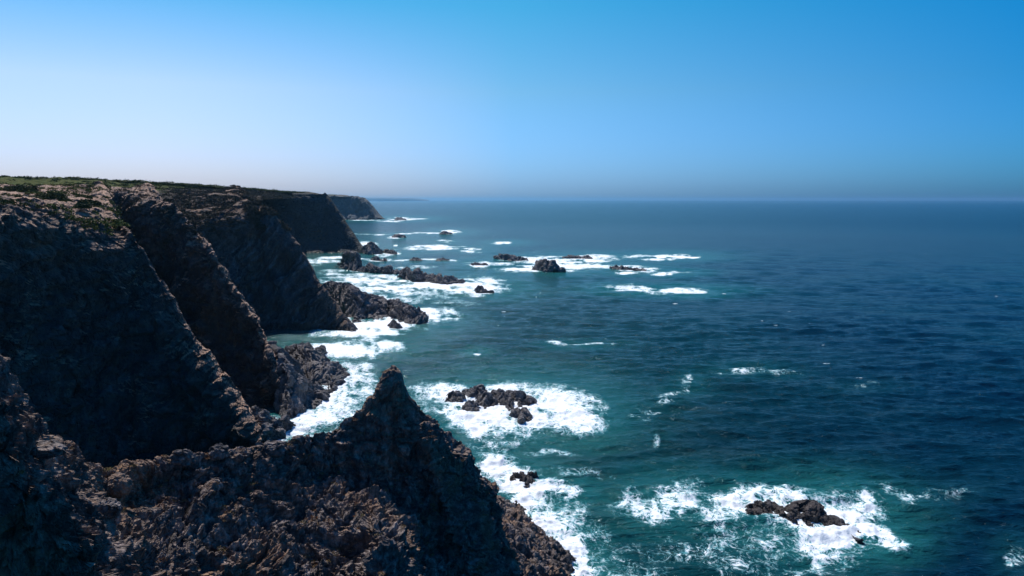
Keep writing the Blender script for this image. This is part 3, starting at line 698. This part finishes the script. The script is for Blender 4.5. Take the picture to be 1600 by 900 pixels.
SR = [
 ('sea_rock', 'small grey double-humped rock at the left end of the cluster in round foam patch', [(693,624),(700,618),(708,616),(714,613),(720,620)], [(694,628),(720,626)], 5, G1),
 ('sea_rock', 'pointed triangular grey boulder alone in foam, left front of the cluster', [(724,638),(728,632),(733,627),(739,633),(745,641)], [(725,638),(736,645),(745,643)], 5.1, G1),
 ('sea_rock', 'twin-topped dark rock at the back left of the clustered rocks in round foam', [(722,615),(730,610),(739,605),(745,609),(751,606),(757,612),(758,618)], [(724,619),(740,622),(760,622)], 6.0, G1),
 ('sea_rock', 'low rounded brown grey rock in the middle of the clustered rocks', [(741,622),(750,617),(760,616),(768,622),(774,630)], [(742,625),(757,637),(775,633)], 6.0, G1),
 ('sea_rock', 'tallest slanting grey rock of the cluster, running down to the right', [(767,617),(774,611),(784,613),(791,618),(796,628),(801,640)], [(768,622),(783,634),(801,644)], 6.8, G1),
 ('sea_rock', 'pitted low rock with water gaps at the right of the cluster', [(794,618),(803,614),(812,616),(820,620),(830,627)], [(796,626),(812,635),(830,630)], 6.8, G1),
 ('sea_rock', 'square blocky boulder apart from the cluster, in foam at its lower right', [(801,650),(806,641),(815,643),(821,643),(829,654)], [(802,651),(814,661),(829,656)], 5.1, G1),
 ('sea_rock', 'low dark rock awash in the streaky surf beside the sunlit rock shelf', [(800,747),(808,741),(820,740),(830,743),(838,749)], [(801,750),(820,755),(838,752)], 3, None),
 ('sea_rock', 'left peaked rock of the dark ridge in surf at lower right', [(1169,800),(1180,792),(1189,785),(1197,790),(1206,799),(1212,808)], [(1170,802),(1190,809),(1212,812)], 3.3, G2),
 ('sea_rock', 'small toothed rock tips behind the left peak of the surf ridge', [(1201,790),(1206,786),(1210,788),(1214,786),(1222,791),(1228,797)], [(1202,793),(1215,797),(1229,803)], 2.4, G2),
 ('sea_rock', 'low front rock with white rivulets in the middle of the surf ridge', [(1208,812),(1216,803),(1224,798),(1232,803),(1238,812),(1242,819)], [(1209,813),(1226,818),(1243,820)], 2.7, G2),
 ('sea_rock', 'round-topped middle rock between the two peaks of the surf ridge', [(1226,800),(1232,794),(1238,796),(1248,804),(1258,813),(1266,820)], [(1228,806),(1246,816),(1267,823)], 3.0, G2),
 ('sea_rock', 'highest dark peak of the ridge in surf at lower right', [(1240,801),(1252,793),(1260,790),(1270,787),(1279,792),(1288,802),(1297,812),(1303,819)], [(1242,808),(1270,817),(1303,821)], 3.9, G2),
 ('sea_rock', 'brownish ribbed rock at the right end of the surf ridge', [(1295,815),(1303,811),(1314,812),(1323,819),(1331,826),(1345,834)], [(1296,819),(1316,826),(1345,835)], 3.0, G2),
 ('sea_rock', 'thin slanting sliver of rock in front of the surf ridge end', [(1325,833),(1330,834),(1338,840),(1347,848)], [(1325,835),(1337,845),(1348,849)], 1.4, G2),
 ('sea_rock', 'dark pyramid-shaped rock rising from a band of surf offshore', [(832,416),(842,411),(850,408),(855,406),(862,408),(868,413),(874,419),(878,424)], [(833,421),(855,425),(878,425)], 8, G3),
 ('sea_rock', 'long low jagged reef rock left of the pyramid rock', [(772,402),(780,398),(786,399),(795,398),(805,401),(815,402),(825,406)], [(773,404),(798,407),(825,407)], 8, G3),
 ('sea_rock', 'dark flat rock tip in the small foam patch left of the reef', [(736,413),(742,411),(750,412),(757,411),(762,414)], [(736,415),(762,415)], 5, G3),
 ('sea_rock', 'small spiky black rock at the right end of the broad surf band', [(744,452),(748,446),(754,448),(760,452),(768,457)], [(745,457),(768,458)], 4, G3),
 ('sea_rock', 'brown reef barely awash behind the pyramid rock', [(880,401),(892,399),(905,400),(918,400),(925,403)], [(880,403),(925,404)], 8, G3),
 ('sea_rock', 'low reef hidden in breaking foam right of the pyramid rock', [(955,418),(965,415),(978,417),(995,420),(1010,421)], [(955,420),(1010,423)], 6, G3),
 ('sea_rock', 'peaked grey reef rock with two horns before the dark headland', [(625,432),(632,423),(637,420),(644,424),(652,421),(660,427),(668,430)], [(626,434),(650,440),(669,438)], 9, G3),
 ('sea_rock', 'long tapering reef rock running right from the two-horned rock', [(660,431),(672,429),(685,430),(697,432),(710,435),(722,441)], [(661,438),(690,444),(722,443)], 9, G3),
 ('sea_rock', 'thin rock spine linking the square stack and the two-horned rock', [(563,420),(575,412),(583,416),(595,418),(608,417),(620,422),(632,427)], [(563,424),(600,428),(632,429)], 9, G3),
 ('sea_stack', 'square blunt sea stack standing before the dark headland', [(530,412),(537,394),(545,392),(556,393),(559,402),(563,412),(570,421)], [(527,416),(548,422),(572,423)], 9, G3),
 ('sea_rock', 'lumpy dark rock touching the nose of the dark headland', [(566,390),(574,380),(580,378),(587,381),(591,387),(597,394)], [(566,396),(582,398),(597,396)], 14, G4),
 ('sea_rock', 'brown rock awash in foam just right of the dark headland rock', [(600,391),(607,389),(613,390),(619,395)], [(600,395),(619,397)], 8, G4),
 ('sea_rock', 'tiny peaked rock nearest the stack in the far line of three', [(580,405),(586,401),(592,403),(602,407)], [(580,406),(602,408)], 6, 'line of low rocks behind the stack'),
 ('sea_rock', 'middle one of the far line of three low rocks', [(641,406),(646,403),(652,403),(658,406)], [(641,407),(658,407)], 6, 'line of low rocks behind the stack'),
 ('sea_rock', 'flat rightmost one of the far line of three low rocks', [(680,406),(687,403),(694,404),(701,406)], [(680,407),(701,407)], 6, 'line of low rocks behind the stack'),
 ('sea_rock', 'tiny far rock in surf right of the most distant headland', [(616,343),(622,339),(628,340),(634,343)], [(616,344),(634,344)], 20, G3),
 ('sea_rock', 'small far rock in a thin foam line below the distant headland', [(614,369),(620,366),(627,367),(634,370)], [(614,371),(634,371)], 12, G3),
 ('sea_rock', 'small far rock under a breaking white crest', [(688,364),(694,361),(700,363),(706,365)], [(688,366),(706,366)], 12, G3),
 ('rock_ridge', 'large jagged grey ridge running into surf from the banded cliff', [(508,446),(518,442),(528,445),(540,444),(552,451),(565,456),(578,462),(590,466),(603,470),(612,478)], [(512,458),(530,482),(548,500),(575,499),(600,495),(612,490)], 27, G4),
 ('sea_rock', 'big rounded grey rock at the seaward end of the jagged ridge', [(600,484),(607,472),(617,468),(628,471),(640,476),(650,483),(657,491),(663,500)], [(602,488),(617,498),(635,506),(650,506),(663,503)], 15, G4),
 ('sea_rock', 'small tilted grey rock in white water before the rounded rock', [(607,508),(612,499),(619,501),(628,511)], [(608,509),(618,514),(628,513)], 4, G4),
 ('sea_rock', 'dark stubby rock at the tip of the banded cliff', [(538,510),(543,502),(548,503),(552,512)], [(538,516),(552,517)], 4, G4),
 ('rock_fin', 'slanting striped rock slab with saw-toothed back in the near cove', [(443,552),(449,544),(455,545),(462,536),(470,542),(478,546),(487,552),(494,562),(503,570),(512,572),(519,586),(525,604)], [(444,560),(458,578),(474,594),(488,602),(505,604),(520,608)], 19, G4),
 ('sea_rock', 'dark pointed rock tip behind the striped slab', [(464,541),(470,534),(476,536),(484,544)], [(465,544),(484,547)], 4, G4),
 ('sea_rock', 'small oval rock in foam right of the striped slab tip', [(490,549),(497,544),(504,545),(509,551)], [(491,552),(500,556),(509,553)], 4, G4),
 ('rock_spur', 'sunlit grey rock spur at the foot of the middle cliff', [(416,540),(424,545),(434,548),(442,560),(452,574),(462,588),(474,598),(482,608),(490,622),(494,634)], [(430,590),(440,640),(450,655),(466,650),(480,640),(494,636)], 15, G4),
 ('sea_rock', 'pinkish grey boulder at the top of the pile by the near cliff foot', [(387,648),(392,636),(398,634),(404,638),(410,645)], [(388,652),(400,655),(411,652)], 3.5, G4),
 ('sea_rock', 'upright cracked rock in the middle of the pile by the near cliff foot', [(396,668),(402,652),(412,646),(421,650),(426,660)], [(398,676),(412,684),(427,672)], 3.5, G4),
 ('sea_rock', 'striped low rock at the water edge of the pile by the near cliff foot', [(418,668),(426,656),(438,652),(446,656),(452,664)], [(420,678),(432,680),(452,668)], 3.5, G4),
 ('sea_rock', 'tilted rock leaning to the sea in front of the pile by the near cliff', [(404,690),(410,676),(420,670),(430,672),(434,684)], [(405,696),(420,700),(434,690)], 3, G4),
]
for k, (nm, lb, cr, ba, dp, gr) in enumerate(SR):
    st, ro = None, 1.0
    if nm == 'rock_fin': st, ro = ((.80, .1, .60), 1.1, .75), .4
    if nm == 'rock_spur': st, ro = ((.80, .1, .60), 1.6, .6), .55
    if gr == G2: st, ro = ((.75, -.2, .62), .5, .16), .55
    if gr == G1: st, ro = ((.75, .1, .62), .7, .14), .75
    if nm == 'rock_ridge': st, ro = ((.85, .1, .5), 1.5, .7), .6
    sea_rock(nm, lb, cr, ba, dp, 100 + k * 7, gr, st, ro, M_DARKROCK if gr == G2 or 'awash in the streaky' in lb else None)

# ------------------------------------------------------------------ the sea
FOAM = [ # x, y, rx, ry, strength
 (790,640,120,38,1.35),(850,645,85,36,1.25),(715,625,60,24,1.0),(690,615,45,14,.7),(905,662,45,22,.95),(800,610,70,16,1.0),(905,635,45,20,.8),
 (775,725,45,20,.95),(810,752,50,22,1.1),(860,768,48,16,1.05),(830,790,40,26,1.15),(858,825,36,30,.9),(885,862,34,34,1.0),(905,895,34,26,1.0),(880,800,45,30,.55),(930,860,50,50,.42),(770,700,40,14,.5),
 (1265,800,110,36,1.0),(1310,838,80,20,1.4),(1375,842,40,16,1.3),(1200,775,90,22,.9),(1150,795,80,28,.8),(1040,782,78,30,.85),(990,785,40,22,.7),(1340,800,55,26,.9),(1180,840,110,26,.52),(1290,865,90,16,.66),(1110,862,120,26,.40),(1230,882,140,22,.44),(1060,755,60,14,.45),(1010,850,80,34,.32),(985,880,90,26,.36),
 (500,650,50,22,1.0),(540,605,34,26,1.0),(525,630,45,20,.95),(460,668,40,16,1.0),(520,582,40,14,.9),(560,585,20,24,.6),(480,680,60,12,.7),(430,690,40,14,.8),
 (520,548,70,13,1.15),(570,540,60,13,1.1),(490,562,45,14,1.0),(615,545,30,8,.7),
 (590,510,70,15,1.25),(650,498,45,13,1.2),(690,494,30,12,.75),(560,520,70,8,.95),(600,497,50,13,1.1),(540,505,30,14,.9),
 (570,440,70,9,1.0),(640,450,110,13,1.2),(720,448,75,12,1.35),(590,432,80,6,.8),(610,462,70,9,.9),(745,440,45,10,1.1),(620,475,60,9,.7),(690,470,60,8,.5),(640,420,40,3,.7),
 (850,420,70,6,1.15),(890,408,60,8,1.2),(930,402,40,5,1.0),(820,405,45,5,1.0),(905,415,55,7,1.1),(790,412,30,3,.7),
 (1035,400,55,4.5,1.6),(1085,402,14,2,1.3),(985,418,35,4.5,1.35),(1040,425,35,3,1.2),(975,425,14,2.5,1.1),
 (1030,452,78,4.5,1.0),(1080,456,32,3.5,1.4),(975,447,45,4,.8),
 (745,411,22,5,1.1),(680,388,36,4,1.3),(660,391,40,2,1.0),(700,363,18,3.5,1.6),(640,366,60,1.6,.9),(690,378,16,3,1.0),(728,387,20,2.5,1.1),(785,379,17,2.2,1.4),(735,392,20,2,.9),
 (630,342,28,2.6,1.3),(610,345,25,1.2,.9),(560,343.5,40,1.2,.9),(620,371,22,2.5,1.2),(590,366,60,1.3,.7),(606,396,22,5,1.15),(590,398,30,3.5,.9),(562,381,18,4,1.1),(618,384,5,2,1.1),
 (500,409,34,5,1.1),(520,403,20,3,.9),(560,430,50,3,.8),(540,424,40,2.5,.7),(590,406,40,2,.8),(650,408,40,1.6,.9),(690,408,30,1.6,.8),(515,428,14,4,1.0),(560,405,40,1.5,.6),
 (1160,577,50,6,.50),(1210,581,35,4,.42),(1075,600,12,14,.50),(1052,612,34,6,.50),(1012,634,30,5,.48),(1020,680,12,14,.42),(1080,590,10,8,.5),(1035,622,26,5,.45),(995,645,22,5,.40),
 (905,538,30,2,.62),(880,538,16,2,.66),(742,549,6,2.5,.8),(940,536,30,1.5,.45),
 (1430,765,80,12,.40),(1480,770,60,12,.36),(1585,860,24,22,.40),(1350,602,50,6,.33),
 (870,710,45,9,.46),(940,740,30,8,.38),(780,690,70,9,.48),(900,740,40,8,.36),(470,500,1,1,.1),
]
def sea_attrs(X, Y):
    Z = np.zeros_like(X); px, py = project(X, Y, Z)
    p3 = np.stack([X, Y, Z], -1)
    sc_ = np.clip(Y / 90, .6, 12)
    wx = noise(p3 / (7 * sc_[:, None]) * 1.0, 301) * 26 + noise(p3 / (2.4 * sc_[:, None]) + 7, 302) * 10
    wy = noise(p3 / (7 * sc_[:, None]) + 40, 303) * 1.0 + noise(p3 / (2.4 * sc_[:, None]) + 47, 304) * .4
    k = (py - 300) / 350
    qx = px + wx; qy = py + wy * 15 * np.clip(k, .05, 1.4)
    kk = np.clip(k, 0, 1.5)
    q3 = np.stack([px / (26 + 30 * kk), py / (2.2 + 16 * kk), Z], -1)
    st_ = fbm(q3, 4, 321, .65)
    q4 = np.stack([px / 9, py / (1.3 + 9 * kk), Z], -1)
    st_ = st_ + .6 * noise(q4, 333)
    mod = np.clip(1 + (1.35 - .8 * np.clip(kk, 0, 1)) * st_, .1, 1.6)
    foam = np.zeros_like(X); aqua = np.zeros_like(X)
    for x0, y0, rx, ry, s in FOAM:
        m = (np.abs(px - x0) < rx * 4 + 60) & (np.abs(py - y0) < ry * 4 + 30)
        if not m.any(): continue
        d = np.sqrt(((qx[m] - x0) / rx) ** 2 + ((qy[m] - y0) / ry) ** 2)
        sf = s * .86 if y0 < 480 else s
        foam[m] = np.maximum(foam[m], sf * mod[m] * (1 - sstep(.25, 1.55, d)))
        d2 = ((px[m] - x0) / (rx * 1.3 + 25)) ** 2 + ((py[m] - y0) / (ry * 1.5 + 9 * np.clip(k[m], .1, 2))) ** 2
        aqua[m] = np.maximum(aqua[m], min(s, 1.0) * np.exp(-d2 * .55))
    return foam, aqua
ks = np.concatenate([np.arange(1500, 620, -6.0), np.arange(620, 60, -.95), np.arange(60, 6, -.6), np.geomspace(6, 1.0, 16)])
rr = H * F / ks
azs = np.concatenate([np.linspace(-180, -44, 40)[:-1], np.degrees(np.arctan(np.linspace(-965, 965, 1250) / F)) , np.linspace(44, 180, 40)[1:]])
az = np.radians(azs)
RR, AZ = np.meshgrid(rr, az, indexing='ij')
X = (RR * np.sin(AZ)).ravel(); Y = (RR * np.cos(AZ)).ravel()
foam = np.zeros_like(X); aqua = np.zeros_like(X)
m = Y > 30
foam[m], aqua[m] = sea_attrs(X[m], Y[m])
cell = (RR ** 2 / (H * F) * .95).ravel()
cell = np.maximum(cell, RR.ravel() * 1.55 / F)
Zs = np.zeros_like(X)
rw = np.random.RandomState(11)
p3 = np.stack([X, Y, Zs], -1)
wmod = 1 + .8 * noise(p3 / 60, 401)
wpx = 3.5 * noise(p3 / 25, 402); wpy = 3.5 * noise(p3 / 25 + 9, 403)
for k in range(40):
    lam = 2.0 * (26 / 2.0) ** (rw.rand() ** 1.1); th = R(84) + rw.normal() * R(24)    # swell runs in towards the land
    amp_ = .0150 * lam ** .48
    kx, ky = math.cos(th) * 2 * math.pi / lam, math.sin(th) * 2 * math.pi / lam
    ph = kx * (X + wpx) + ky * (Y + wpy) + rw.rand() * 6.28
    fade = sstep(1.6, 3.5, lam / cell)
    s_ = np.sin(ph); Zs += amp_ * fade * wmod * (s_ - .25 * np.cos(2 * ph))
Zs += .32 * np.clip(foam, 0, 1.2) * sstep(1.5, .2, cell) * (.4 + 1.2 * fbm(p3 / 2.0, 4, 410)) 
Zs -= .2
V = np.stack([X, Y, Zs], -1).reshape(len(rr), len(az), 3)

t = NT('sea_water')
sx, sy, sz = t.sep(t.pos)
fm = t.attr('foam'); aq = t.attr('aqua')
off = t.math('DIVIDE', sx, t.math('ADD', t.math('MULTIPLY', sy, .55), 25.0))          # how far out from the coast
offn = t.math('ADD', off, t.math('MULTIPLY', t.math('SUBTRACT', t.noise(.01, 3, .5), .5), .5))
deep = t.mix(t.rng(offn, -.1, 1.0), (.0008, .028, .031), (.0004, .009, .027))
patch = t.rng(t.noise(.025, 4, .55, vec=t.vmul(t.pos, (1, .6, 1))), .35, .7)
deep = t.mix(t.math('MULTIPLY', patch, .35), deep, (.001, .028, .035))
wcol = t.mix(t.rng(aq, .1, 1.0, 0, .85), deep, (.012, .115, .115))
dist = t.n.new('ShaderNodeVectorMath'); dist.operation = 'LENGTH'; t.l.new(t.pos, dist.inputs[0]); dist = dist.outputs['Value']
# foam lace: warped ridged noise at three sizes
wv = t.vadd(t.pos, t.vmul(t.noise(.30, 3, .55, color=True), (2.6, 2.6, 0)))
def rid(scale, det, sh):
    n_ = t.noise(scale, det, .62, vec=t.vmul(wv, sh), dist=.6)
    return t.math('SUBTRACT', 1.0, t.math('MULTIPLY', t.math('ABSOLUTE', t.math('SUBTRACT', n_, .5)), 9.0))
lace = t.math('MAXIMUM', rid(.45, 4, (1, .8, 1)), t.math('MULTIPLY', rid(1.5, 3, (1, .8, 1)), .9))
blot = t.noise(.35, 6, .62, vec=t.vmul(wv, (1, .75, 1)))
fine = t.noise(2.2, 5, .7, vec=wv)
big_ = t.noise(.09, 4, .6, vec=t.vmul(t.pos, (.5, 1, 1)))
fmm = t.math('ADD', fm, t.math('MULTIPLY', t.math('SUBTRACT', blot, .5), 1.0))
fmm = t.math('ADD', fmm, t.math('MULTIPLY', t.math('SUBTRACT', big_, .5), t.rng(dist, 120, 500, .3, 1.4)))
pat = t.math('ADD', t.math('MULTIPLY', t.math('MAXIMUM', lace, 0.0), .62), t.math('MULTIPLY', fine, .55))
v = t.math('ADD', fmm, t.math('SUBTRACT', pat, .40))
gate = t.rng(fm, .03, .3)
ff = t.math('MULTIPLY', t.rng(v, .60, 1.12), gate, clamp=True)
# scattered whitecaps
wc = t.noise(.30, 5, .55, vec=t.vmul(t.pos, (.45, 1.0, 1)))
wcg = t.noise(.03, 2, .5)
cap_ = t.math('MULTIPLY', t.rng(wc, .715, .735), t.rng(wcg, .45, .55))
ff = t.math('MAXIMUM', ff, t.math('MULTIPLY', cap_, .8))
fcol = t.mix(t.rng(t.math('ADD', v, t.math('MULTIPLY', t.math('SUBTRACT', fine, .5), 1.4)), .65, 1.25), (.10, .40, .46), (.88, .90, .92))
col = t.mix(ff, wcol, t.mix(cap_, fcol, (.85, .88, .9)))
t.set(t.b.inputs['Base Color'], col)
t.set(t.b.inputs['Roughness'], t.math('MAXIMUM', t.rng(ff, 0, .5, .12, .9), t.rng(dist, 150, 1500, 0, .20)))
t.b.inputs['IOR'].default_value = 1.33
t.b.inputs['Specular Tint'].default_value = (.45, .82, 1.0, 1)
t.set(t.b.inputs['Specular IOR Level'], t.math('MINIMUM', t.rng(ff, 0, .6, .17, .1), t.rng(dist, 150, 900, .17, .045)))
vs = t.vmul(t.pos, (.42, 1.0, 1.0))
hh = t.math('ADD', t.math('MULTIPLY', t.noise(.11, 3, .5, vec=vs), .6), t.math('MULTIPLY', t.noise(.45, 4, .6, vec=vs, dist=.4), 1.0))
hh = t.math('ADD', hh, t.math('MULTIPLY', t.noise(1.9, 4, .62, vec=vs, dist=.5), .36))
bn = t.bump(hh, .85)
fb = t.bump(t.math('ADD', blot, t.math('MULTIPLY', fine, .4)), .5, .6)
mixn = t.n.new('ShaderNodeMix'); mixn.data_type = 'VECTOR'
t.l.new(ff, mixn.inputs['Factor']); t.l.new(bn, mixn.inputs['A']); t.l.new(fb, mixn.inputs['B'])
t.set(t.b.inputs['Normal'], mixn.outputs['Result'])
M_SEA = t.m
sea = grid_mesh('sea', V, {'foam': foam, 'aqua': aqua}, M_SEA, smooth=True); sea['kind'] = 'structure'

# ------------------------------------------------------------------ haze
def haze_box():
    hx = 42000.0; me = bpy.data.meshes.new('haze')
    z0, z1 = -6.0, 110.0
    vs_ = [(x, y, z) for z in (z0, z1) for y in (-hx, hx) for x in (-hx, hx)]
    fs_ = [(0, 2, 3, 1), (4, 5, 7, 6), (0, 1, 5, 4), (2, 6, 7, 3), (0, 4, 6, 2), (1, 3, 7, 5)]
    me.from_pydata(vs_, [], fs_); o = bpy.data.objects.new('haze', me); sc.collection.objects.link(o)
    m_ = bpy.data.materials.new('sea_haze'); m_.use_nodes = True; n_ = m_.node_tree.nodes; n_.clear()
    ot = n_.new('ShaderNodeOutputMaterial'); pv = n_.new('ShaderNodeVolumePrincipled')
    pv.inputs['Color'].default_value = (.30, .60, .86, 1); pv.inputs['Density'].default_value = HAZE_DENSITY
    pv.inputs['Anisotropy'].default_value = .6
    m_.node_tree.links.new(pv.outputs[0], ot.inputs['Volume'])
    me.materials.append(m_); o['kind'] = 'stuff'
haze_box()
